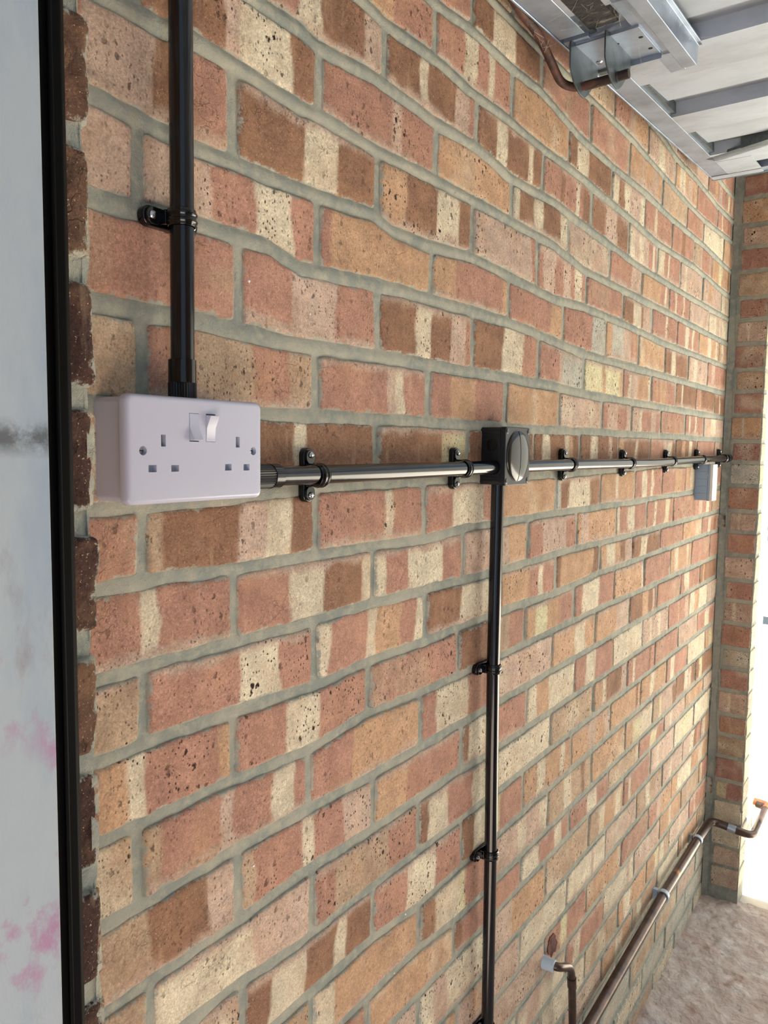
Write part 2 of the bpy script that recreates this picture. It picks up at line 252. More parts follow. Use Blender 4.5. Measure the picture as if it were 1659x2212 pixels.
JT = {4: {0: -0.0, 1: 0.23, 2: 0.466, 3: 0.691, 4: 0.92, 5: 1.138, 6: 1.349, 7: 1.575, 8: 1.771, 9: 2.002}, 2: {0: 0.001, 1: 0.229, 2: 0.46, 3: 0.688, 4: 0.906, 5: 1.13, 6: 1.344, 7: 1.558, 8: 1.784, 9: 2.01}, 3: {0.5: 0.108, 1.5: 0.338, 2.5: 0.568, 3.5: 0.791, 4.5: 1.011, 5.5: 1.23, 6.5: 1.442, 7.5: 1.662, 8.5: 1.889}, 5: {1.5: 0.349, 2.5: 0.574, 3.5: 0.801, 4.5: 1.029, 5.5: 1.249, 6.5: 1.464, 7.5: 1.668, 8.5: 1.905}, 6: {2: 0.459, 3: 0.684, 4: 0.908, 5: 1.134, 6: 1.356, 7: 1.576, 8: 1.798, 9: 2.007}, 7: {2.5: 0.554, 3.5: 0.788, 4.5: 1.008, 5.5: 1.236, 6.5: 1.48, 7.5: 1.708, 8.5: 1.887}, 8: {5: 1.133, 6: 1.358, 7: 1.586, 8: 1.802, 9: 2.045}, 0: {0: 0.001, 1: 0.227, 2: 0.456, 3: 0.686, 4: 0.901, 5: 1.124, 6: 1.312, 7: 1.546, 8: 1.781, 9: 1.994}, 1: {0.5: 0.113, 1.5: 0.342, 2.5: 0.576, 3.5: 0.804, 4.5: 1.016, 5.5: 1.249, 6.5: 1.452, 7.5: 1.674, 8.5: 1.886, 9.5: 2.117}, -1: {1.5: 0.34, 2.5: 0.567, 4.5: 1.007, 5.5: 1.231, 6.5: 1.464}, -2: {0: -0.001, 1: 0.229, 2: 0.453, 4: 0.901, 5: 1.131, 6: 1.357, 7: 1.579}, -3: {0.5: 0.107, 1.5: 0.338, 2.5: 0.561, 3.5: 0.783, 4.5: 1.005, 5.5: 1.237, 6.5: 1.461}, -4: {0: -0.001, 1: 0.229, 2: 0.461, 4: 0.91, 5: 1.141}, -5: {0.5: 0.105, 1.5: 0.331, 2.5: 0.552, 3.5: 0.781, 4.5: 1.004, 5.5: 1.238, 6.5: 1.456}, -6: {0: -0.009, 1: 0.219, 2: 0.451, 4: 0.902, 5: 1.129}, -7: {0.5: 0.11, 1.5: 0.344, 2.5: 0.568, 3.5: 0.799, 4.5: 1.02}, -8: {0: 0.002, 1: 0.226, 2: 0.451}, -9: {0.5: 0.117, 1.5: 0.346, 2.5: 0.574}, -10: {1: 0.224, 2: 0.457}, -11: {1.5: 0.334, 2.5: 0.556}}
# ------------------------------------------------------------------ brickwork
def bedz(B, X):
    """height of bed joint B (courses are 75 mm) at distance X along the wall"""
    k = min(TB, key=lambda b: (abs(b-B), b)); t = TB[k]; d = np.interp(X, [a for a, _ in t], [b for _, b in t])
    return 0.075*B+d*(1.0 if k == B else 0.6)
def joints(K, umin=-2, umax=13):
    h = 0.0 if K % 2 == 0 else 0.5; t = JT.get(K, {}); rng = random.Random(K*31+5); out = []
    for i in range(umin, umax):
        u = i+h; out.append((u, t[u] if u in t else 0.225*u+(0.007 if u > 0 else 0)+rng.uniform(-0.004, 0.004)))
    return out
PAL = {'R': S(172, 131, 113), 'D': S(140, 106, 84), 'O': S(188, 154, 123), 'P': S(190, 167, 149), 'C': S(208, 197, 172), 'T': S(178, 155, 130),
       'Y': S(206, 199, 162), 'G': S(180, 179, 166), 'K': S(68, 47, 40), 'X': S(166, 127, 114), 'B': S(172, 126, 98)}
CO = {
(4,-1):'RRRRRRRRRRRD',(4,0):'DDDDDPCCCCDD',(4,1):'RRRRRRRPRRRR',(4,2):'OOOOOOOOOOOO',(4,3):'CDDDCCDDDDCC',(4,4):'PPPPPPPPPPPP',(4,5):'RRRRRRRRPPPP',(4,6):'OOOOOOOORRCR',(4,7):'RRRCRRRRCRRR',
(5,.5):'RRRRCCDDDDPP',(5,1.5):'DDDDCDDDDPPR',(5,2.5):'DDDCCDDDDCDD',(5,3.5):'RRRRDRRRCRDD',(5,4.5):'DDDDPPPPDDDD',(5,5.5):'CCPPCCPPRRCR',(5,6.5):'CCCRRCRRRRRR',
(6,1):'OOOOOOORRRRR',(6,2):'RRRRCCRRCRRR',(6,3):'OOOOOOOOOOOO',(6,4):'DDCCCDDDDDDD',(6,5):'CCDDCCPPPPCC',(6,6):'RRRRCRRRRRRR',(6,7):'RRRRRDDRRRRR',
(7,1.5):'RRRRRRRRRRRR',(7,2.5):'DDDCCCCDDDDD',(7,3.5):'RRRRRRRRRRRR',(7,4.5):'RRRRRRRRRRRR',
(3,-.5):'RRRPPPPDDRRR',(3,.5):'DDDDDCCCDDDD',(3,1.5):'OOODDDDCCCDD',(3,2.5):'PPPPPPPPPPPR',(3,3.5):'RPPPRRPPRCCR',(3,4.5):'RRRRRRRRRRRR',(3,5.5):'DDDDCCCDPPPP',(3,6.5):'RRRRRRCRRRRR',
(2,-1):'RRPPPPPPPPPP',(2,0):'PPPPRRRCCCRR',(2,1):'ROOOOOOOOOOO',(2,2):'OOORRRRRRRRO',(2,3):'RRRRRRRRROOO',(2,4):'RRRRRRRRGGGG',(2,5):'OOGGGGPPPROR',(2,6):'OOOOOOOOOOOO',
(1,-.5):'RRRRRRRRRRRR',(1,.5):'RRRRPPPPRRRR',(1,1.5):'DDDDCCDDDPPR',(1,2.5):'DDDDDCCCCRRR',(1,3.5):'RRRRRPGGGGGG',(1,4.5):'YYYYYOYYYYYO',(1,5.5):'RRCPPPOOOOOC',(1,6.5):'RROROOORRRRR',
(0,-1):'TTTTTTTTTTTT',(0,0):'RRRTTTTRRRTT',(0,1):'RRRRRRRPCRRR',(0,2):'RRROOOORRRRR',(0,3):'OOOOOOOOOOOO',(0,4):'PPPPPPPPPPPP',(0,5):'RRPPPPRRRRPP',(0,6):'PPPCRRRRPPRR',(0,7):'RRRRRRRRRRRR',(0,8):'RRCRRRCRRRRR',
(-1,.5):'DDDDCDDDDDDD',(-1,1.5):'DDDDDDDDYYYY',(-1,2.5):'DDDDDDDDDDDD',(-1,3.5):'DDCCDDDDCODD',(-1,4.5):'DDDCCDDDDPDD',(-1,5.5):'OODDDDCDDDDD',(-1,6.5):'RRRRRRPPCCDD',(-1,7.5):'DDDOODDCCDDD',
(-2,-1):'RRRRRRRRRRRR',(-2,0):'TDDDDDPPCCDD',(-2,1):'RRRRRRRCRRRR',(-2,2):'RRRRCCCCCRRR',(-2,3):'OOOOOOOOOOOO',(-2,4):'GDDCCCCCCDDD',(-2,5):'OOOOOCOOOOOO',(-2,6):'RRRCCRRCRRRR',(-2,7):'RRRRRROOOORR',
(-3,-.5):'TRRRRRCRRRRR',(-3,.5):'RRRRCCCDDDDC',(-3,1.5):'CRRRCCCCCRRR',(-3,2.5):'PPPPPPPPOOOO',(-3,3.5):'RRRPPPPPPRRR',(-3,4.5):'OPPOOOOOOOOO',(-3,5.5):'CRRRCCCRRRRR',(-3,6.5):'RRRCRRRRCYRR',
(-4,-1):'RTTTTTTTTTTT',(-4,0):'RRRRRRCCCRRR',(-4,1):'CRRRRCOOORRC',(-4,2):'DDDDDCCCCCGP',(-4,3):'OOOOOORRCRRR',(-4,4):'DOOOOOOOOODD',(-4,5):'OOCCCOODDPPP',(-4,6):'DDDCCCDDDDDD',
(-5,-.5):'COOOOCRRRRRO',(-5,.5):'RRRRCCCRRRRR',(-5,1.5):'RRRRRRRRRRRR',(-5,2.5):'DDDDDCCTTRRR',(-5,3.5):'OOYYYOOORRRR',(-5,4.5):'RRCCCCCRRRRR',(-5,5.5):'OOOOOOOOOOOC',
(-6,-1):'TTTTTTTTTTTT',(-6,0):'TRRRRPRRRCCR',(-6,1):'RRRROOOOOOOO',(-6,2):'RRCCCCCRRRRR',(-6,3):'PPPPPPPPPPPP',(-6,4):'OOOOOOCCCOOO',(-6,5):'OOOOOOOPPPPP',
(-7,-.5):'TTTTTTDDDDPP',(-7,.5):'TRRRRCRRRPPP',(-7,1.5):'OOOORRRRRRRR',(-7,2.5):'DCCCRRRRRRRR',(-8,0):'CCCCCCCPPPPP',(-8,1):'RRTTTTTTRRRR',(-8,2):'DCCCRRRRCCCP',
(-9,.5):'DDCCCDDDCDDD',(-9,1.5):'RRRRCCCCRRRR',(-9,2.5):'DDCCYYYRRRRR',(-10,1):'CCOOOOOOOOOO',(-10,2):'DDCCCCYRRRRR',(-11,.5):'RRRRRRRRRRRR',(-11,1.5):'OOOOOOOOOOOO',(-11,2.5):'DRRRRRRRRRRR'}
RB = random.Random(11)
def rand_code(lowpale=0.0):
    if RB.random() < 0.28: return RB.choice('RRROOPPTR' if RB.random() > lowpale else 'PPCTPO')*12
    w = 'RRRRDDOOPT' if RB.random() > lowpale else 'PPPTCOORC'
    a, b, c = RB.choice(w), RB.choice('CCCPYCO'), None; c = RB.choice([a, a, RB.choice(w)]); s = ''
    i = RB.randint(2, 5); j = RB.randint(1, 3); s = a*i+b*j+c*12; s = s[:12]
    if RB.random() < 0.45:
        k = RB.randint(7, 10); s = s[:k]+RB.choice('CCPD')*RB.randint(1, 2)+s[k:]
    return s[:12]
class Brickwork:
    def __init__(s): s.V = []; s.F = []; s.C = []; s.E = []; s.R = []; s.MI = []; s.n = 0
    def grid(s, P, col, edge, rnd, mi):
        a, b = P.shape[:2]; idx = np.arange(a*b).reshape(a, b)+s.n
        f = np.stack([idx[:-1, :-1], idx[1:, :-1], idx[1:, 1:], idx[:-1, 1:]], -1).reshape(-1, 4)
        s.V.append(P.reshape(-1, 3)); s.F.append(f); s.C.append(col.reshape(-1, 3)); s.E.append(edge.reshape(-1)); s.R.append(np.full(a*b, rnd)); s.MI.append(np.full(len(f), mi)); s.n += a*b
    def brick(s, MP, u0, u1, lo, hi, code, cell, seed, rad=0.005, wob=1.0, tilt=1.0, clip=None, kedge=1.0, proud=0.0, roughness=0.0):
        """one brick face: u0..u1 along the wall, lo(u)/hi(u) its bed joints, MP maps (u, v, out) to the world"""
        L = u1-u0; H = float(hi((u0+u1)/2)-lo((u0+u1)/2)); n = max(4, int(L/cell)); m = max(3, int(H/cell))
        def lines(T, k): e = [0, 0.0012, 0.003]; c = list(np.linspace(0.006, T-0.006, k)); return np.array(e+c+[T-q for q in e[::-1]])
        a = lines(L, n); b = lines(H, m)/H; A, B = np.meshgrid(a, b, indexing='ij'); U = u0+A; lo_ = lo(U); hi_ = hi(U); Vv = lo_+(hi_-lo_)*B
        cu = (u0+u1)/2; cv = (lo_+hi_)/2; hx = L/2; hz = (hi_-lo_)/2; px = U-cu; pz = Vv-cv
        qx = np.abs(px)-(hx-rad); qz = np.abs(pz)-(hz-rad); dd = np.sqrt(np.maximum(qx, 0)**2+np.maximum(qz, 0)**2); over = np.where((qx > 0) & (qz > 0) & (dd > rad), (dd-rad)/np.maximum(dd, 1e-9), 0)
        px = px-np.sign(px)*np.maximum(qx, 0)*over; pz = pz-np.sign(pz)*np.maximum(qz, 0)*over
        E = np.minimum(hx-np.abs(px), hz-np.abs(pz)); qx = np.abs(px)-(hx-rad); qz = np.abs(pz)-(hz-rad)
        E = np.where((qx > 0) & (qz > 0), rad-np.sqrt(np.maximum(qx, 0)**2+np.maximum(qz, 0)**2), E); E = np.maximum(E, 0)
        U = cu+px; Vv = cv+pz; f = np.exp(-E/0.012)*wob
        U = U+f*(fb(U, Vv, 0.022, seed)*0.0012+fb(U, Vv, 0.06, seed+3)*0.0013); Vv = Vv+f*(fb(U, Vv, 0.018, seed+5)*0.0012+fb(U, Vv, 0.07, seed+9)*0.0014)
        r = random.Random(seed); D = 0.0009+r.uniform(-1, 1)*0.0008*tilt+px/L*r.uniform(-1, 1)*0.002*tilt+pz/H*r.uniform(-1, 1)*0.0016*tilt+proud
        D = D+fb(U, Vv, 0.012, seed+2)*(0.00025+0.0012*roughness)+fb(U, Vv, 0.045, seed+4)*(0.0006+0.0014*roughness)
        D = D-0.0065*np.clip(1-E/0.0016, 0, 1)**1.5-0.0012*np.clip(1-E/0.006, 0, 1)**2
        if clip is not None: U = np.minimum(U, clip)
        wobu = (px+hx)/L+fb(px, pz, 0.03, seed+6)*0.018+(r.uniform(-1, 1)*0.03)*(pz/H); t = np.clip(wobu*12-0.5, 0, 10.999); i0 = t.astype(int); fr = t-i0; fr = np.clip((fr-0.5)*5+0.5, 0, 1)[..., None]
        tab = np.array([PAL[c] for c in code]); col = tab[i0]*(1-fr)+tab[np.minimum(i0+1, 11)]*fr
        mid = np.array(PAL['P'])*0.9; uni = len(set(code)) == 1
        if not uni:   # kiss marks: bands fade out near one arris
            side = r.choice((-1, 1)); w = np.clip((pz*side/(H/2)-0.62+0.15*fb(px, pz, 0.02, seed+8))*5, 0, 1)*r.choice((0, 0.8, 0.9)); col = col*(1-w[..., None])+mid*w[..., None]
        else:
            w = np.clip(fb(px, pz, 0.05, seed+8)*0.9, 0, 0.0 if code[0] == 'K' else 0.55)[..., None]; col = col*(1-w)+np.array(PAL['T' if code[0] in 'DR' else 'C'])*w
        s.grid(MP(U, Vv, D), col*r.uniform(0.92, 1.08), E*1000*kedge, r.random(), 0)
    def build(s, name, mats):
        V = np.concatenate(s.V); Fc = np.concatenate(s.F); me = bpy.data.meshes.new(name); me.vertices.add(len(V)); me.vertices.foreach_set('co', V.astype(np.float32).ravel())
        me.loops.add(len(Fc)*4); me.loops.foreach_set('vertex_index', Fc.astype(np.int32).ravel()); me.polygons.add(len(Fc)); me.polygons.foreach_set('loop_start', (np.arange(len(Fc))*4).astype(np.int32))
        for m in mats: me.materials.append(m)
        me.polygons.foreach_set('material_index', np.concatenate(s.MI).astype(np.int32)); me.polygons.foreach_set('use_smooth', np.ones(len(Fc), bool)); me.update(calc_edges=True)
        a = me.attributes.new('Col', 'FLOAT_COLOR', 'POINT'); c = np.concatenate(s.C); a.data.foreach_set('color', np.concatenate([c, np.ones((len(c), 1))], 1).astype(np.float32).ravel())
        for nm, arr in (('edge', s.E), ('rnd', s.R)):
            a = me.attributes.new(nm, 'FLOAT', 'POINT'); a.data.foreach_set('value', np.concatenate(arr).astype(np.float32))
        me.validate(); o = bpy.data.objects.new(name, me); COLL.objects.link(o); return o
XC = 2.275; ZF = -1.545; ZT = 1.02
def mortar_sheet(bw, MP, us, vs, beds, joint_fn, seed, depth=0.0, amp=1.0):
    U, V = np.meshgrid(us, vs, indexing='ij'); bz = np.stack([np.broadcast_to(bedz(B, us), us.shape) for B in beds], -1)   # per u
    d = np.abs(V[:, :, None]-bz[:, None, :]).min(-1); k = np.array(beds)[(V[:, :, None] >= bz[:, None, :]).sum(-1).clip(1, len(beds))-1]; pj = np.full_like(U, 1.0)
    for K in beds:
        m = k == K
        if m.any():
            J = np.array(joint_fn(K)); pj[m] = np.abs(U[m][:, None]-J[None, :]).min(-1)
    bed = np.clip(1-(d/0.0085)**2, 0, 1); per = np.clip(1-(pj/0.0065)**2, 0, 1); prof = np.maximum(bed*1.0, per*0.35)
    up = np.clip(V/0.9+0.45, 0.15, 1.0)
    D = -0.0022+prof*0.0042*up+(fb(U, V, 0.05, seed)*0.0009+fb(U, V, 0.013, seed+2)*0.0005)*amp+depth
    bw.grid(MP(U, V, D), np.tile(np.array(MORT), U.shape+(1,)), np.zeros_like(U), 0.5, 1)
# main side wall: plane y = 0, faces -y
wall = Brickwork(); MPW = lambda U, V, D: np.stack([U, -D, V], -1)
K0, K1 = -21, 13
for K in range(K0, K1):
    js = joints(K)
    for (u, x), (u2, x2) in zip(js[:-1], js[1:]):
        if x2 < -0.16 or x > XC-0.02: continue
        x2c = min(x2, XC-0.004) if x2 < XC+0.1 else XC-0.012
        z = 0.075*K; vis = (z < 0.42+0.35*x) and (z > -0.62-0.62*x); cell = (0.0034 if x < 0.35 else 0.0045 if x < 0.9 else 0.008) if vis else 0.02
        g = 0.0054 if K > -1 else 0.0045; gb = 0.0072 if K >= 0 else 0.0052
        code = CO.get((K, u)) or rand_code(0.7 if z < -0.45 else 0.1)  # low courses draw paler colours, painting in the stronger light there
        low = z < -1.28
        if low: code = RB.choice('GCGPCT')*12
        wall.brick(MPW, x+g, x2c-g, lambda U, K=K, gb=gb: bedz(K, U)+gb, lambda U, K=K, gb=gb: bedz(K+1, U)-gb, code, cell, (K*97+int(u*2)*13+5000), kedge=0.2 if low else 1.0, proud=0.0)
def nonuni(segs):
    out = []
    for a, b, st in segs: out += list(np.arange(a, b, st))
    return np.array(out+[segs[-1][1]])
mortar_sheet(wall, MPW, nonuni([(-0.17, 0.45, 0.004), (0.45, 1.1, 0.006), (1.1, XC+0.01, 0.011)]), np.arange(-1.6, ZT, 0.0032), list(range(K0-1, K1+2)), lambda K: [j for _, j in joints(K)], 40)
tag(wall.build('wall_left', [M_BRICK, M_MORT]), 'multi-coloured brick side wall with grey mortar joints running to the garage opening', None, None, 'structure')
# pier at the far end: face x = XC, and its sunlit reveal y = -0.112
PW = 0.112; PD = 0.215
pier = Brickwork(); MPP = lambda U, V, D: np.stack([XC-D, -U, V], -1); MPR = lambda U, V, D: np.stack([U, -PW-D, V], -1)
cz = lambda B: 0.075*B-0.003+(0.004 if B % 3 else -0.003)
PC = {12:'X',11:'B',10:'X',9:'O',8:'P',7:'X',6:'T',5:'X',4:'P',3:'X',2:'T',1:'X',0:'O',-1:'X',-2:'G',-3:'R',-4:'P',-5:'R',-6:'P',-7:'X',-8:'P',-9:'R',-10:'G',-11:'X',-12:'P',-13:'R',-14:'T',-15:'X',-16:'P',-17:'X'}
for K in range(-20, 13):
    c = PC.get(K, 'T'); rough = K < -16
    code = c*12 if K % 4 else c*4+('C' if K != -16 else 'Y')+c*7
    if K == -16: code = 'YYYYYXXXXXXX'
    pier.brick(MPP, 0.021+0.004*(K % 3), PW-0.002, lambda U, K=K, q=(0.0035 if K < -16 else 0.0055): 0*U+cz(K)+q, lambda U, K=K, q=(0.0035 if K < -16 else 0.0055): 0*U+cz(K+1)-q, code if not rough else ('C'*12 if K > -19 else 'P'*12), 0.006, K*71+900, kedge=3.0 if rough else 1.3, roughness=1.2 if rough else 0.1, proud=0.0022 if rough else 0.0)  # rough cement base; its pale colours paint in bounced light
    x = XC+0.001; xs = [XC+0.001, XC+PD] if K % 2 else [XC+0.001, XC+0.105, XC+PD]
    for a, b in zip(xs[:-1], xs[1:]):
        pier.brick(MPR, a+0.001, b-0.005, lambda U, K=K: 0*U+cz(K)+0.005, lambda U, K=K: 0*U+cz(K+1)-0.005, RB.choice('YCCPC')*12, 0.012, K*53+7000+int(a*99), kedge=1.0 if K > -17 else .3)  # cream brick colours carry the sun's brightness on the reveal
def flat_sheet(bw, MP, us, vs, seed, depth):
    U, V = np.meshgrid(us, vs, indexing='ij'); D = depth+fb(U, V, 0.03, seed)*0.0006; bw.grid(MP(U, V, D), np.tile(np.array(MORT), U.shape+(1,)), np.zeros_like(U), 0.5, 1)
flat_sheet(pier, MPP, np.linspace(-0.01, PW-0.0005, 24), np.arange(-1.58, ZT, 0.006), 61, -0.0022); flat_sheet(pier, MPR, np.linspace(XC+0.0005, XC+PD, 20), np.arange(-1.58, ZT, 0.012), 62, -0.0022)
U, V = np.meshgrid(np.linspace(-0.2, PW, 6), np.linspace(-1.58, ZT, 10), indexing='ij'); pier.grid(np.stack([XC+PD+0*U, -U, V], -1), np.tile(np.array(MORT), U.shape+(1,)), np.zeros_like(U), .5, 1)
# lumpy mortar fillet in the inside corner
V = np.arange(-1.57, ZT, 0.008); T = np.linspace(0, 1, 9); VV, TT = np.meshgrid(V, T, indexing='ij'); w = 0.019+0.004*fb(VV, VV*0, 0.09, 77)
pier.grid(np.stack([XC-0.002-(0.008+0.3*(w-0.019))*(1-TT)**1.6-0.0015*fb(VV, TT*0.05, 0.03, 78)*np.sin(TT*math.pi), 0.0*TT-w*TT**1.3-0.0008, VV], -1), np.tile(np.array(MORT), VV.shape+(1,)), np.zeros_like(VV), .5, 1)
tag(pier.build('wall_front', [M_BRICK, M_MORT]), 'narrow brick pier returning from the side wall at the garage opening', None, None, 'structure')
# rear doorway nib close to the camera: face y = -0.14
nib = Brickwork(); YN = 0.14; XN = -0.1415; MPN = lambda U, V, D: np.stack([U, -YN-D, V], -1); MPI = lambda U, V, D: np.stack([XN+D, -U, V], -1)
zn = lambda K: -0.0112+0.0735*K
for K in range(-8, 6):
    r = random.Random(K); e = XN+r.uniform(-0.0015, 0.001)
    code = 'K'*12
    nib.brick(MPN, -0.245, e, lambda U, K=K: 0*U+zn(K)+0.0065, lambda U, K=K: 0*U+zn(K+1)-0.0065, code, 0.0028, K*17+300, rad=0.005, wob=1.1, roughness=1.0, kedge=1.0, proud=0.0005)
    nib.brick(MPI, 0.0, YN-0.001, lambda U, K=K: 0*U+zn(K)+0.0065, lambda U, K=K: 0*U+zn(K+1)-0.0065, 'D'*12, 0.01, K*19+310, rad=0.006)
U, V = np.meshgrid(np.linspace(-0.26, XN-0.0015, 40), np.arange(-0.62, 0.45, 0.003), indexing='ij'); D = -0.0035+fb(U, V, 0.02, 5)*0.0016
xe = XN-0.0015+0.0035*fb(V, V*0, 0.035, 12); U2 = np.where(U > XN-0.02, U+(xe-XN+0.0015)*np.clip((U-XN+0.02)/0.0185, 0, 1), U)
nib.grid(MPN(U2, V, D), np.tile(np.array(MORT), U.shape+(1,)), np.zeros_like(U), .5, 1)
flat_sheet(nib, MPI, np.linspace(0.0, YN-0.003, 12), np.arange(-0.62, 0.45, 0.012), 63, -0.004)
tag(nib.build('wall_back', [M_BRICK_R, M_MORT]), 'dark rough brick edge of the rear doorway beside the black seal', None, None, 'structure')
# ------------------------------------------------------------------ rest of the shell
def gridmesh(name, x0, x1, y0, y1, z, st, amp, mat_, seed):
    xs = np.arange(x0, x1+st, st); ys = np.arange(y0, y1+st, st); X, Y = np.meshgrid(xs, ys, indexing='ij'); Z = z+amp*(fb(X, Y, 0.045, seed)+0.55*fb(X, Y, 0.018, seed+4)+0.9*fb(X, Y, 0.16, seed+8))
    a, b = X.shape; idx = np.arange(a*b).reshape(a, b); f = np.stack([idx[:-1, :-1], idx[1:, :-1], idx[1:, 1:], idx[:-1, 1:]], -1).reshape(-1, 4)
    me = bpy.data.meshes.new(name); me.from_pydata(np.stack([X, Y, Z], -1).reshape(-1, 3).tolist(), [], f.tolist()); me.materials.append(mat_); me.polygons.foreach_set('use_smooth', [True]*len(f)); o = bpy.data.objects.new(name, me); COLL.objects.link(o); return o
tag(gridmesh('floor', 0.9, XC+0.03, -0.9, 0.0, ZF, 0.008, 0.0045, M_CONC, 21), kind='structure')
m = MB(); m.box(-2.0, 0.9, -2.6, 0.0, ZF-0.05, ZF); m.box(0.9, XC+0.03, -2.6, -0.9, ZF-0.05, ZF); tag(m.build('floor', M_CONC), kind='structure')
m = MB(); m.box(XC+0.03, 14, -9, 5, ZF-0.06, ZF-0.012); tag(m.build('floor', M_DRIVE), 'sunlit pale paving outside the garage', None, None, 'structure')
m = MB(); m.box(-0.3, XC+0.045, -2.7, 0.12, ZT, ZT+0.08); tag(m.build('ceiling', M_CEIL), kind='structure')
m = MB(); m.box(-0.3, XC+0.02, -2.7, -2.6, ZF, ZT); tag(m.build('wall_right', M_WALLF), kind='structure')
m = MB(); m.box(-0.26, -0.1455, 0.0, 0.12, -1.6, ZT); m.box(-0.26, XC+PD, 0.012, 0.12, -1.6, ZT); m.box(-0.26, -0.15, -0.135, 0.0, 0.44, ZT); m.box(-0.26, -0.15, -2.6, -1.25, ZF, ZT); m.box(-0.26, -0.15, -0.135, 0, ZF, -0.6); tag(m.build('wall_back', M_WALLF), kind='structure')
m = MB(); m.box(7.0, 7.3, -9, 0.2, ZF-0.06, 1.6); tag(m.build('unseen_hedge', mat('unseen_hedge_green', S(62, 74, 48), 0.95, var=[(S(34, 44, 28), 8, 0.4, 0.6, (1, 1, 1))])), 'unseen dark hedge added across the drive for the conduit to reflect', None, None, 'structure')  # added out of view to darken what the glossy conduit reflects
# door frame of the rear doorway, nearest the camera
m = MB(); m.box(-0.36, -0.2095, -0.204, -0.188, -0.70, 0.50); tag(m.build('trim_1', M_PAINT, bevel=0.0012), 'weathered white painted door jamb with purple scuffs at the left edge', None, None, 'structure')
T = Matrix.Shear('XY', 4, (0.0, 0.0)); m = MB()
m.prism([(-0.222, -0.187), (-0.188, -0.187), (-0.183, -0.182), (-0.183, -0.176), (-0.186, -0.172), (-0.186, -0.160), (-0.222, -0.160)], -0.70, 0.50, 'z')
m.box(-0.196, -0.1935, -0.189, -0.186, -0.70, 0.50); tag(m.build('trim_2', M_RUBBER, bevel=0.0008), 'black rubber seal strip between white jamb and brick edge', None, None, 'structure')
# ------------------------------------------------------------------ double socket
sock = empty('double_socket', (0.0235, 0, -0.0427)); tag(sock, 'white double wall socket with two rocker switches on the brick wall', 'socket')
TS = Matrix.Translation((-0.0235, 0, 0.0427))
def P(o, parent, off=None):
    o.parent = parent; o.matrix_parent_inverse = parent.matrix_world.inverted() if False else Matrix.Translation(-Vector(parent.location)) ; return o
def pb(mbx, name, mt, parent, **k):
    o = mbx.build(name, mt, **k); o.parent = parent; o.matrix_parent_inverse = Matrix.Translation(-Vector(parent.location)); return o
def sub(o, parent): o.parent = parent; o.matrix_parent_inverse = Matrix.Identity(4); return o
m = MB(); m.prism(rrect(0.142, 0.083, 0.005, cx=0.0262, cy=-0.0427), -0.0365, 0.0015, 'y'); pb(m, 'back_box', M_WHITE, sock, bevel=0.0008)
# faceplate: stepped rim, shallow dish border, pin apertures and switch wells cut through
FY = -0.046; fp = MB()
def loft(mb_, loops, cx, cz):
    n = None; vs = []
    for (w, h, r, y) in loops:
        l = rrect(w, h, r, n=8, cx=cx, cy=cz); n = len(l); vs += [(u, y, v) for u, v in l]
    k = len(loops); mb_.add(vs, [(i*n+j, i*n+(j+1) % n, (i+1)*n+(j+1) % n, (i+1)*n+j) for i in range(k-1) for j in range(n)]+[tuple(range(n)), tuple(range((k-1)*n, k*n))[::-1]], True)
loft(fp, [(0.1440, 0.0840, 0.005, -0.0372), (0.1463, 0.0862, 0.0055, -0.0374), (0.1466, 0.0864, 0.0056, -0.0390), (0.1466, 0.0864, 0.0056, -0.0412), (0.1461, 0.0859, 0.0056, -0.0430), (0.1449, 0.0847, 0.0054, -0.0445), (0.1430, 0.0828, 0.005, -0.0455), (0.1405, 0.0803, 0.0045, -0.04595), (0.1380, 0.0778, 0.004, -0.0460)], 0.0240, -0.0427)
face = pb(fp, 'faceplate', M_WHITE, sock)
holes = [(-0.0166, -0.0121, -0.0400, -0.0306), (0.0645, 0.0692, -0.0403, -0.0309), (-0.0291, -0.0214, -0.0602, -0.0546), (-0.0069, 0.0010, -0.0602, -0.0549), (0.0516, 0.0593, -0.0603, -0.0547), (0.0738, 0.0812, -0.0606, -0.0550),
         (0.0121, 0.0224, -0.0358, -0.0124), (0.0301, 0.0406, -0.0358, -0.0124)]
cut = MB()
for (a, b, c, d) in holes: cut.box(a, b, -0.060, -0.0405, c, d)
for cx in (-0.0341, 0.0860): cut.prism(circ(cx, -0.0434, 0.0036), -0.060, -0.0410, 'y')
co = cut.build('cutter', M_WHITE); bm_ = face.modifiers.new('cut', 'BOOLEAN'); bm_.object = co; bm_.operation = 'DIFFERENCE'; bm_.solver = 'EXACT'
bpy.context.view_layer.update(); dg = bpy.context.evaluated_depsgraph_get(); fe = face.evaluated_get(dg); nm = bpy.data.meshes.new_from_object(fe); face.modifiers.clear(); face.data = nm; nm.polygons.foreach_set('use_smooth', [True]*len(nm.polygons)); nm.set_sharp_from_angle(angle=math.radians(28))
bpy.data.objects.remove(co)
for i, (a, b, c, d) in enumerate(holes[:6]):
    m = MB(); m.box(a+0.0001, b-0.0001, -0.0413, -0.0405, c+0.0001, d-0.0001); pb(m, 'pin_shutter', M_SLOT if i < 2 else M_SHUT, sock)
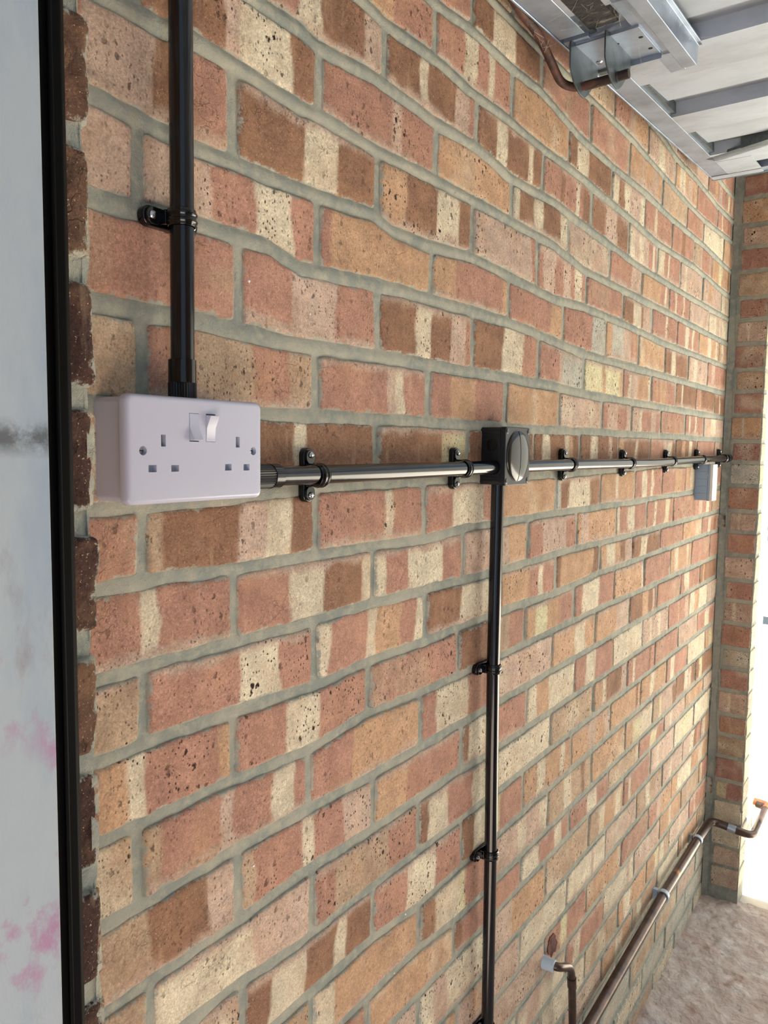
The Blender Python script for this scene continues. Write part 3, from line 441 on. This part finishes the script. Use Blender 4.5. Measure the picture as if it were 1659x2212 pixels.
for (a, b, c, d), on in ((holes[6], 0), (holes[7], 1)):
    yt, yb = (-0.0462, -0.0520) if not on else (-0.0520, -0.0462); m = MB()
    g = 0.00025; zc = (c+d)/2
    poly = [(-0.0415, c+g), (yb, c+g+(0.0012 if not on else 0)), (-0.0468, zc), (yt, d-g-(0.0012 if on else 0)), (-0.0415, d-g)]
    m.add([(x, y, z) for x in (a+g, b-g) for (y, z) in poly], [(0, 1, 2, 3, 4), (9, 8, 7, 6, 5)]+[(i, i+5, (i+1) % 5+5, (i+1) % 5) for i in range(5)]); pb(m, 'rocker_switch', M_WHITE, sock, bevel=0.0003)
for cx in (-0.0341, 0.0860):
    m = MB(); m.lathe([(0.0030, 0), (0.0030, 0.0012), (0.0022, 0.0018)], (cx, -0.0412, -0.0434), (0, -1, 0), 20); s_ = pb(m, 'screw', M_STEEL, sock)
    m = MB(); m.box(cx-0.0022, cx+0.0022, -0.0431, -0.0429, -0.0438, -0.0430); pb(m, 'slot', M_HOLE, s_) if False else sub(m.build('slot', M_HOLE), s_)
# ------------------------------------------------------------------ conduit
R_ = 0.0100
def conduit(path, label, name='conduit', r=R_, extra=None):
    m = MB(); m.tube(path, r, 28); c = Vector(path[0]); o = m.build(name, M_BLACK); o.data.transform(Matrix.Translation(-c)); o.location = c; tag(o, label, 'conduit', 'black plastic conduit runs'); return o
def cpart(mb_, name, mt, par): o = mb_.build(name, mt); o.data.transform(Matrix.Translation(-Vector(par.location))); o.parent = par; return o
upc = conduit([(0.0278, -0.022, 0.42), (0.0272, -0.022, 0.18), (0.0262, -0.022, 0.020)], 'black conduit dropping from above into the top of the white socket')
m = MB(); m.lathe([(0.0104, 0), (0.0118, 0.0004), (0.0118, 0.0196), (0.0122, 0.0200), (0.0104, 0.0202)], (0.0258, -0.022, 0.0335), (0, 0, -1), 36); cpart(m, 'coupler', M_BLACKG, upc)
def ribbed(c, ax, L, r, par):
    m = MB(); ax = Vector(ax); a = ax.orthogonal().normalized(); b = ax.cross(a); n = 64; c = Vector(c); vs = []
    for h in (0, L):
        for k in range(n):
            rr = r-(0.0007 if k % 2 else 0); q = 2*math.pi*k/n; vs.append(c+ax*h+(a*math.cos(q)+b*math.sin(q))*rr)
    m.add(vs, [(k, (k+1) % n, (k+1) % n+n, k+n) for k in range(n)]+[tuple(range(n))[::-1], tuple(range(n, 2*n))]); return cpart(m, 'ribbed_adaptor', M_BLACKM, par)
ribbed((0.0258, -0.022, 0.0140), (0, 0, -1), 0.0150, 0.0120, upc)
ZH = -0.0665
hc1 = conduit([(0.100, -0.022, -0.0680), (0.22, -0.022, -0.0680), (0.60, -0.022, -0.0662), (0.6145, -0.022, -0.0662)], 'black conduit running from the right side of the white socket to the black junction box')
m = MB(); m.lathe([(0.0104, 0), (0.0122, 0.0003), (0.0122, 0.0120), (0.0104, 0.0124)], (0.1310, -0.022, -0.0680), (1, 0, 0), 36); cpart(m, 'coupler', M_BLACK, hc1); ribbed((0.0960, -0.022, -0.0680), (1, 0, 0), 0.035, 0.0119, hc1)
hc2 = conduit([(0.685, -0.022, -0.0660), (0.95, -0.022, -0.0658), (1.40, -0.022, -0.0676), (1.85, -0.022, -0.0625), (2.15, -0.022, -0.0612), (2.236, -0.022, -0.0612), (2.262, -0.022, -0.0612)], 'black conduit running from the junction box to the far brick pier')
m = MB(); m.lathe([(0.0103, 0), (0.0125, 0.0004), (0.0125, 0.030), (0.0103, 0.0306)], (2.222, -0.022, -0.0612), (1, 0, 0), 28); cpart(m, 'coupler', M_BLACKG, hc2)
lc = conduit([(0.6262, -0.020, -0.0915), (0.6255, -0.020, -0.37), (0.6325, -0.020, -0.666), (0.6361, -0.020, -0.948), (0.637, -0.020, -1.15)], 'black conduit dropping from the underside of the junction box', r=0.0098)
# saddle clips ----------------------------------------------------------------
def clip_proto():
    e = empty('saddle_clip'); m = MB()       # local: conduit along x, base plate long axis z, wall at y=0
    m.prism(rrect(0.0165, 0.0580, 0.0080, n=10), -0.0085, 0.0, 'y'); sub(m.build('base_plate', M_BLACKG, bevel=0.0016, bseg=3), e)
    m = MB()
    for s_ in (1, -1):
        m.prism(rrect(0.0140, 0.0150, 0.0066, n=8, cy=s_*0.0192), -0.0112, -0.0080, 'y')
    n = 28; prof = [(-0.0072, 0.0106), (-0.0070, 0.0117), (-0.0048, 0.0122), (-0.0036, 0.0131), (-0.0020, 0.0131), (-0.0011, 0.0122), (0.0011, 0.0122), (0.0020, 0.0131), (0.0036, 0.0131), (0.0048, 0.0122), (0.0070, 0.0117), (0.0072, 0.0106)]
    vs = [(x, -0.022-r*math.sin(math.radians(-42+264*k/n)), r*math.cos(math.radians(-42+264*k/n))) for x, r in prof for k in range(n+1)]
    fs = [(i*(n+1)+k, i*(n+1)+k+1, ((i+1) % len(prof))*(n+1)+k+1, ((i+1) % len(prof))*(n+1)+k) for i in range(len(prof)) for k in range(n)]
    m.add(vs, fs, True)
    for s_ in (1, -1): m.box(-0.0060, 0.0060, -0.0165, -0.0085, min(s_*0.0095, s_*0.0125), max(s_*0.0095, s_*0.0125))
    sub(m.build('strap', M_BLACKG, bevel=0.0005), e)
    for s_ in (1, -1):
        m = MB(); m.lathe([(0.0034, 0), (0.0034, 0.0009), (0.0022, 0.0022), (0.0001, 0.0025)], (0, -0.0112, s_*0.0212), (0, -1, 0), 16); m.box(-0.0024, 0.0024, -0.0139, -0.0134, s_*0.0212-0.0004, s_*0.0212+0.0004); sub(m.build('screw', M_STEEL), e)
    return e
def copytree(o, parent=None):
    c = o.copy(); COLL.objects.link(c); c.parent = parent
    for ch in list(o.children): copytree(ch, c)
    return c
clips = [((0.2070, 0, -0.0690), 0, 'black saddle clip nearest the white socket on the horizontal conduit'), ((0.5200, 0, -0.0668), 0, 'black saddle clip just left of the junction box on the horizontal conduit'),
 ((0.9105, 0, -0.0660), 0, 'first black saddle clip right of the junction box'), ((1.2480, 0, -0.0665), 0, 'second black saddle clip right of the junction box'), ((1.5830, 0, -0.0655), 0, 'third black saddle clip right of the junction box'),
 ((1.9000, 0, -0.0630), 0, 'black saddle clip right above the grey outdoor box'), ((2.1850, 0, -0.0612), 0, 'black saddle clip nearest the far brick pier'),
 ((0.0268, 0, 0.1500), 1, 'black saddle clip on the upper conduit above the white socket'), ((0.6262, 0.002, -0.3735), 1, 'upper black saddle clip on the conduit below the junction box'),
 ((0.6330, 0.002, -0.6720), 1, 'middle black saddle clip on the conduit below the junction box'), ((0.6365, 0.002, -0.9640), 1, 'lowest black saddle clip at the bottom edge on the dropping conduit')]
proto = clip_proto()
for i, (l, v, lab) in enumerate(clips):
    c = proto if i == 0 else copytree(proto); c.location = l; c.rotation_euler = (0, math.pi/2 if v else 0, 0); tag(c, lab, 'clip', 'black saddle clips holding the conduit')
# ------------------------------------------------------------------ junction box
jb = empty('junction_box', (0.649, 0, -0.0495)); tag(jb, 'square black weatherproof junction box with a round glossy lid', 'junction box')
jx, jz = 0.6495, -0.0497
def jp(m, name, mt, par=jb, **k):
    o = m.build(name, mt, **k); o.data.transform(Matrix.Translation(-Vector(jb.location))); o.parent = par; return o
m = MB(); m.prism(rrect(0.0835, 0.0850, 0.0055, cx=jx, cy=jz), -0.031, 0.001, 'y')
for dz in (-0.036, -0.0315, 0.0285, 0.0325, 0.036): m.box(jx-0.0424, jx+0.0424, -0.029, -0.004, jz+dz-0.0007, jz+dz+0.0007)
jp(m, 'body', M_BLACKM, bevel=0.0009)
m = MB(); m.prism(rrect(0.0850, 0.0865, 0.0062, cx=jx, cy=jz), -0.0405, -0.0312, 'y'); jp(m, 'lid', M_BLACKM, bevel=0.0012)
lid = [c for c in jb.children if c.name.startswith('lid')][0]
m = MB(); n = 14; Rr = 0.0385; m.lathe([(Rr, -0.001), (Rr, 0.0006)]+[(Rr*math.cos(math.pi/2*k/n)*0.985, 0.0006+0.0065*math.sin(math.pi/2*k/n)) for k in range(0, n)]+[(0.0003, 0.0071)], (jx, -0.0405, jz), (0, -1, 0), 64)
jp(m, 'domed_cover', M_LID, lid)
m = MB(); m.tube([(jx-0.004+0.011*math.sin(math.pi*k/16)*0, -0.0405-0.0006-0.0065*math.sqrt(max(0, 1-((k-8)/8.3)**2))-0.0001, jz+Rr*(k-8)/8.3) for k in range(17)], 0.00035, 6); jp(m, 'reflection_line', M_BLACKG, lid)  # thin tube over the dome drawn in place of a reflected line
for sx in (-1, 1):
    for sz in (-1, 1):
        m = MB(); m.lathe([(0.0042, 0), (0.0042, 0.0006), (0.0034, 0.0009)], (jx+sx*0.0362, -0.0404, jz+sz*0.0368), (0, -1, 0), 18); m.box(jx+sx*0.0362-0.0026, jx+sx*0.0362+0.0026, -0.0416, -0.0412, jz+sz*0.0368-0.0006, jz+sz*0.0368+0.0006); jp(m, 'corner_screw', M_BLACKG, lid)
m = MB(); m.lathe([(0.0092, -0.0004), (0.0092, 0.0008), (0.0080, 0.0009), (0.0080, 0.0002), (0.0078, 0.0002), (0.0076, 0.0014), (0.0002, 0.0014)], (jx-0.0417, -0.0185, jz+0.0165), (-1, 0, 0), 32); jp(m, 'knockout', M_BLACKG)
m = MB(); m.lathe([(0.0135, -0.001), (0.0135, 0.0012), (0.0120, 0.0014), (0.0104, 0.0010), (0.0102, 0.0)], (jx-0.0417, -0.022, -0.0662), (-1, 0, 0), 32); jp(m, 'entry_collar', M_BLACKM)
# ------------------------------------------------------------------ grey outdoor box
gb = empty('outdoor_box', (1.946, 0, -0.127)); tag(gb, 'small blue-grey box with off-white front under the far end of the conduit', 'box')
def gp(m, name, mt, **k):
    o = m.build(name, mt, **k); o.data.transform(Matrix.Translation(-Vector(gb.location))); o.parent = gb; return o
m = MB(); m.box(1.921, 1.974, -0.034, 0.002, -0.180, -0.0775)
for k in range(1, 5): m.box(1.9198, 1.922, -0.031, -0.004, -0.0775-0.0205*k-0.0012, -0.0775-0.0205*k+0.0002)
gp(m, 'body', M_GREYBOX, bevel=0.0006)
m = MB(); m.box(1.9185, 1.9765, -0.0405, -0.0350, -0.1815, -0.0760); m.box(1.9185, 1.923, -0.0352, -0.0290, -0.112, -0.103); gp(m, 'hinged_rim', M_GREYBOX, bevel=0.0006)
m = MB(); m.box(1.9205, 1.975, -0.0352, -0.0338, -0.1808, -0.0768); gp(m, 'seam', M_GREYD)
m = MB(); m.box(1.9190, 1.9760, -0.0480, -0.0403, -0.1812, -0.0765); gp(m, 'front_cover', M_PANEL, bevel=0.0012)
# ------------------------------------------------------------------ copper pipework
m = MB(); RP = 0.0125; py = -0.026
path = smoothpath([(0.80, py, -1.262), (1.10, py, -1.2585), (1.66, py, -1.243), (2.02, py, -1.247), (2.232, py, -1.258), (2.238, -0.100, -1.272), (2.262, -0.150, -1.288), (2.52, -0.150, -1.292), (2.53, -0.118, -1.292)], 0.035, 8)
m.tube(path, RP, 22); cp = m.build('copper_pipe', M_COPPER); c = Vector((1.66, py, -1.26)); cp.data.transform(Matrix.Translation(-c)); cp.location = c; tag(cp, 'long tarnished copper pipe clipped low along the brick wall and round the far pier', 'pipe')
def pp(m, name, mt, par): o = m.build(name, mt); o.data.transform(Matrix.Translation(-Vector(par.location))); o.parent = par; return o
m = MB(); m.tube(smoothpath([(2.50, -0.150, -1.292), (2.545, -0.150, -1.292), (2.548, -0.106, -1.292)], 0.02, 6), 0.0138, 20); pp(m, 'elbow', M_BRIGHTCU, cp)
m = MB(); m.tube([(2.2367, -0.078, -1.268), (2.2385, -0.102, -1.2725)], 0.0136, 20); pp(m, 'solder_joint', M_SOLDER, cp)
for i, (x, z, lab) in enumerate([(1.665, -1.243, 'pale plastic clip on the long copper pipe, nearer one'), (2.045, -1.248, 'pale plastic clip on the long copper pipe near the far corner')]):
    e = empty('pipe_clip', (x, 0, z)); tag(e, lab, 'clip', 'pale clips on the copper pipe')
    m = MB(); n = 22; prof = [(-0.007, 0.0128), (-0.007, 0.0160), (0.007, 0.0160), (0.007, 0.0128)]
    vs = [(xx, py-r*math.sin(math.radians(-30+250*k/n)), r*math.cos(math.radians(-30+250*k/n))) for xx, r in prof for k in range(n+1)]
    m.add(vs, [(a*(n+1)+k, a*(n+1)+k+1, ((a+1) % 4)*(n+1)+k+1, ((a+1) % 4)*(n+1)+k) for a in range(4) for k in range(n)], True); sub(m.build('band', M_PLCLIP), e)
    m = MB(); m.box(-0.007, 0.007, -0.012, 0.003, -0.014, 0.014); sub(m.build('base', M_PLCLIP if i == 0 else M_SOLDER, bevel=0.001), e)
# short branch pipe out of a hole in the brick
m = MB(); m.tube(smoothpath([(0.905, 0.004, -1.012), (0.905, -0.030, -1.012), (0.905+0.055, -0.034, -1.040), (0.972, -0.034, -1.075), (0.985, -0.034, -1.19), (0.986, -0.032, -1.244)], 0.022, 8), 0.0078, 18)
bp = m.build('branch_pipe', M_COPPER); c = Vector((0.93, -0.03, -1.06)); bp.data.transform(Matrix.Translation(-c)); bp.location = c; tag(bp, 'thin copper pipe bending down from a hole in the lower brickwork', 'pipe')
m = MB(); m.tube([(0.902, 0.002, -1.010), (0.903, -0.024, -1.011)], [0.0125, 0.0115], 20); pp(m, 'pale_collar', M_PLCLIP, bp)
m = MB(); m.tube([(0.9690, -0.034, -1.068), (0.9725, -0.034, -1.088)], 0.0091, 18); pp(m, 'solder_ring', M_COPPER, bp)
# broken socket in the brick round the branch pipe, and old paint spots
rr_ = random.Random(9); m = MB(); m.prism([(0.945+0.026*math.cos(q)*rr_.uniform(.65, 1.2), -1.000+0.024*math.sin(q)*rr_.uniform(.65, 1.2)-0.3*0.026*math.cos(q)) for q in [2*math.pi*k/18 for k in range(18)]], -0.0030, 0.002, 'y')
tag(m.build('trim_3', mat('chipped_red_brick', S(112, 74, 66), 0.95, bump=(150, 1.0, 0.004), var=[(S(76, 48, 44), 60, 0.45, 0.6, (1, 1, 1))])), 'chipped dark red hollow above the branch pipe', None, None, 'structure')
m = MB()
for x, z, r in ((0.2165, 0.1010, 0.0011), (0.1265, 0.1190, 0.0014), (0.2095, -0.5565*0+0.0965*0-0.5000, 0.0014), (0.1310, -0.4700, 0.0013), (0.4200, -0.6700, 0.0012), (0.3950, -0.7400, 0.0011), (0.7120, -0.0050, 0.0012)):
    m.lathe([(r, 0), (r*0.8, 0.0009), (r*0.2, 0.0013)], (x, -0.0004, z), (0, -1, 0), 10)
tag(m.build('trim_4', M_DRIP), 'tiny white paint spots on the brickwork', None, None, 'structure')
# ------------------------------------------------------------------ up-and-over door, parked open overhead
ORI = Vector((1.77210448, -0.035, 0.67408304)); EA = Vector((-0.99671145, 0, -0.08103264)); EB = Vector((0, -1, 0)); EH = Vector((0.08103264, 0, -0.99671145))
TD = Matrix(((EA.x, EB.x, EH.x, 0), (EA.y, EB.y, EH.y, 0), (EA.z, EB.z, EH.z, 0), (0, 0, 0, 1)))
gd = empty('garage_door', ORI); tag(gd, 'open up-and-over steel garage door seen from below at the top right', 'garage door')
def dp(m, name, mt, par=gd, **k):
    o = m.build(name, mt, **k); o.data.transform(TD); o.data.flip_normals() if TD.determinant() < 0 else None
    o.parent = par; return o
M_RECESS_SHADE = mat('recess_shade_and_fluff', S(34, 34, 33), 0.95, bump=(120, 1.0, 0.004), var=[(S(120, 116, 106), 70, 0.56, 0.72, (1, 0.4, 1))])
# local axes: a back into the garage, b away from the wall, h downwards
WD = 1.9; LD = 2.0
m = MB(); m.box(0.005, 1.003, 0.006, 0.0465, -0.030, 0.0); m.box(1.0165, LD, 0.006, 0.0465, -0.030, 0.0); m.box(-0.01, LD, 0.002, 0.006, -0.034, 0.0015); dp(m, 'side_rail', M_GALV, bevel=0.0012)
# pressed skin profile (a, h)
prof = []; 
for k in range(-2, 7):
    a0 = 0.205+0.3333*k; prof += [(a0, -0.026), (a0+0.0035, 0.0), (a0-0.0, 0.0)][:0]
prof = []
for k in range(-1, 6):
    a0 = 0.205+0.3333*k      # web foot: plateau lies towards smaller a
    prof += [(a0-0.128, -0.0075), (a0-0.125, 0.0), (a0, 0.0), (a0+0.003, -0.026), (a0+0.03, -0.026), (a0+0.06, -0.0135), (a0+0.198, -0.0085)] if True else []
prof = [q for q in prof if 0.004 < q[0] < LD-0.01]; n = len(prof)
m = MB(); m.add([(a, b, h) for b in (0.047, WD) for a, h in prof]+[(a, b, -0.040) for b in (0.047, WD) for a, h in prof], [(i, i+1, i+1+n, i+n) for i in range(n-1)]+[(2*n+i, 3*n+i, 3*n+i+1, 2*n+i+1) for i in range(n-1)]); dp(m, 'ribbed_skin', M_SKIN)
m = MB(); m.box(0.006, LD, 0.0465, 0.056, -0.040, -0.006); dp(m, 'rail_web', M_DGALV)
m = MB(); m.box(-0.034, 0.004, 0.0, WD, -0.030, -0.001); m.box(-0.036, -0.033, 0.0, WD, -0.030, 0.003); dp(m, 'end_rail', M_GALV, bevel=0.001)
m = MB(); m.box(0.004, 0.136, 0.0465, 0.125, -0.002, 0.0006); m.box(-0.032, 0.002, 0.003, 0.125, -0.001, 0.0016); dp(m, 'corner_plate', M_SKIN, bevel=0.0004)
m = MB(); m.box(1.022, 1.7, 0.056, 0.100, -0.03, 0.0002); dp(m, 'recess_shade_patch', M_RECESS_SHADE)  # dark sheet paints the shaded recess behind the rail, with some fluff
# diagonal brace and its dark channel
d0 = Vector((0.135, 0.052, 0)); d1 = Vector((0.40, 0.62, 0)); dv = (d1-d0).normalized(); nv = Vector((-dv.y, dv.x, 0))
Tb = Matrix(((dv.x, nv.x, 0, d0.x), (dv.y, nv.y, 0, d0.y), (0, 0, 1, 0), (0, 0, 0, 1))); m = MB(); m.box(0, 1.2, -0.050, -0.006, -0.006, 0.0, T=Tb); m.box(0.10, 1.2, -0.058, -0.050, -0.02, 0.0035, T=Tb); dp(m, 'diagonal_brace', M_DGALV, bevel=0.0008)
m = MB(); m.box(0.006, 0.14, 0.056, 0.60, -0.0265, -0.018); dp(m, 'end_channel', M_DGALV)
# hat-section stiffener
m = MB(); m.prism([(0.109, 0.0), (0.147, 0.0), (0.149, 0.028), (0.171, 0.028), (0.173, 0.0), (0.180, 0.0), (0.180, -0.003), (0.109, -0.003)], 0.855, LD, 'x'); m.box(0.775, 0.86, 0.109, 0.134, -0.002, 0.001); dp(m, 'stiffener', M_GALV, bevel=0.001)
# hinge bracket with two lugs
br = MB(); br.box(0.874, 0.992, 0.011, 0.120, -0.002, 0.0035); br.box(0.9895, 0.992, 0.011, 0.118, -0.014, 0.0035); br.box(0.873, 0.8755, 0.060, 0.121, 0.0, 0.011); bro = dp(br, 'hinge_bracket', M_GALV, bevel=0.0006)
m = MB(); m.box(0.862, 0.8755, 0.016, 0.046, 0.0, 0.008); dp(m, 'clamp_tab', M_DGALV, bro, bevel=0.0005)
def wpart(m, name, mt, par=gd, **k):
    o = m.build(name, mt, **k); o.data.transform(Matrix.Translation(-ORI)); o.parent = par; return o
def rounded(poly, r=0.006, n=4): 
    pts = [Vector((a, 0, b)) for a, b in poly]; N_ = len(pts); out = []
    for i in range(N_):
        a, b, c = pts[i-1], pts[i], pts[(i+1) % N_]; q = min(r, (a-b).length*0.45, (c-b).length*0.45); p1 = b+(a-b).normalized()*q; p2 = b+(c-b).normalized()*q
        for k in range(n+1): t = k/n; v = p1*(1-t)**2+b*2*t*(1-t)+p2*t*t; out.append((v.x, v.z))
    return out
for Y in (-0.0555, -0.1105):
    m = MB(); m.prism(rounded([(0.766, 0.5925), (0.767, 0.552), (0.783, 0.537), (0.806, 0.527), (0.829, 0.527), (0.846, 0.539), (0.884, 0.577), (0.886, 0.6020)]), Y-0.0013, Y+0.0013, 'y'); l = wpart(m, 'lug', M_DGALV, bro, bevel=0.0005)
for c, mt in (((0.868, -0.0645, 0.5995), M_STEEL),):
    m = MB(); m.lathe([(0.0062, 0), (0.0062, 0.0022), (0.0045, 0.0040), (0.0002, 0.0046)], c, (0.0813, 0, -1), 20); wpart(m, 'bolt', mt, bro)
for a, b in ((0.955, 0.112), (0.905, 0.112), (0.955, 0.075), (0.80, 0.085)):
    m = MB(); m.lathe([(0.0035, 0), (0.0035, 0.0006)], (a, b, 0.0033 if a > 0.85 else -0.008), (0, 0, 1), 16); dp(m, 'bolt_hole', M_HOLE, bro)
m = MB(); m.tube([(0.8215, -0.1135, 0.5435), (0.8215, -0.1145, 0.5435)], 0.0088, 20); wpart(m, 'washer', M_DGALV, bro)
# lifting arm
m = MB(); m.tube(smoothpath([(0.50, -0.024, 0.625), (0.655, -0.026, 0.590), (0.700, -0.030, 0.5835), (0.795, -0.030, 0.5440), (0.8200, -0.047, 0.5420), (0.8215, -0.130, 0.5445)], 0.022, 8), 0.0066, 20)
la = m.build('lifting_arm', M_RUST); c = Vector((0.80, -0.035, 0.545)); la.data.transform(Matrix.Translation(-c)); la.location = c; tag(la, 'rusty brown bent steel bar passing through the bracket lugs at the top', 'lifting arm')
m = MB(); m.tube([(0.8210, -0.060, 0.5427), (0.8213, -0.106, 0.5437)], 0.0071, 20); pp(m, 'oxidised_sleeve', M_DARKRUST, la)
m = MB(); m.tube([(0.8213, -0.113, 0.5439), (0.8216, -0.1305, 0.5446)], 0.0073, 20); pp(m, 'bar_end', M_DARKRUST, la)
# ------------------------------------------------------------------ cobwebs and dust fluff round the door ironwork
rw = random.Random(4); m = MB()
def dpt(a, b, h): return ORI+EA*a+EB*b+EH*h
for i in range(150):
    a = rw.uniform(1.02, 1.22); b = rw.uniform(0.05, 0.13); h = rw.uniform(-0.02, 0.004); p0 = dpt(a, b, h); q = p0+Vector((rw.gauss(0, .014), rw.gauss(0, .014), rw.gauss(0, .008))); mid = (p0+q)/2+Vector((rw.gauss(0, .004), rw.gauss(0, .004), -0.003)); m.tube([p0, mid, q], 0.00016, 3, False)
for i in range(60):
    a = 0.80+rw.gauss(0, 0.035); b = 0.056+abs(rw.gauss(0, 0.010)); p0 = dpt(a, b, rw.uniform(-0.012, 0.0)); q = p0+Vector((rw.gauss(0, .014), rw.gauss(0, .010), rw.gauss(0, .006))); m.tube([p0, (p0+q)/2+Vector((0, 0, -.003)), q], 0.00018, 3, False)
for i in range(46):
    a = rw.uniform(0.75, 1.15); p0 = dpt(a, rw.uniform(0.12, 0.17), 0.006); q = p0+EA*rw.uniform(-.05, .05)+EB*rw.uniform(0.01, 0.05)+Vector((0, 0, -0.002)); m.tube([p0, (p0+q)/2+Vector((0, 0, -.004)), q], 0.00013, 3, False)
p0 = Vector((0.856, -0.112, 0.560)); m.tube([p0, p0+Vector((0.02, -0.02, 0.02)), dpt(0.93, 0.10, 0.004)], 0.0003, 4, False)
wb = m.build('cobweb', M_WEB); tag(wb, 'grey cobweb threads and fluff around the door rail and bracket', 'cobweb', None, 'stuff')
m = MB()
for i in range(26):
    x = rw.uniform(0.66, 0.73); p0 = Vector((x, -0.030, 0.590-(x-0.655)*0.35)); q = p0+Vector((rw.gauss(0, .010), -abs(rw.gauss(0, .010)), rw.gauss(0, .010))); m.tube([p0, q], 0.00015, 3, False)
tag(m.build('cobweb', M_WEB), 'thin web strands clinging to the upper end of the rusty bar', 'cobweb', None, 'stuff')
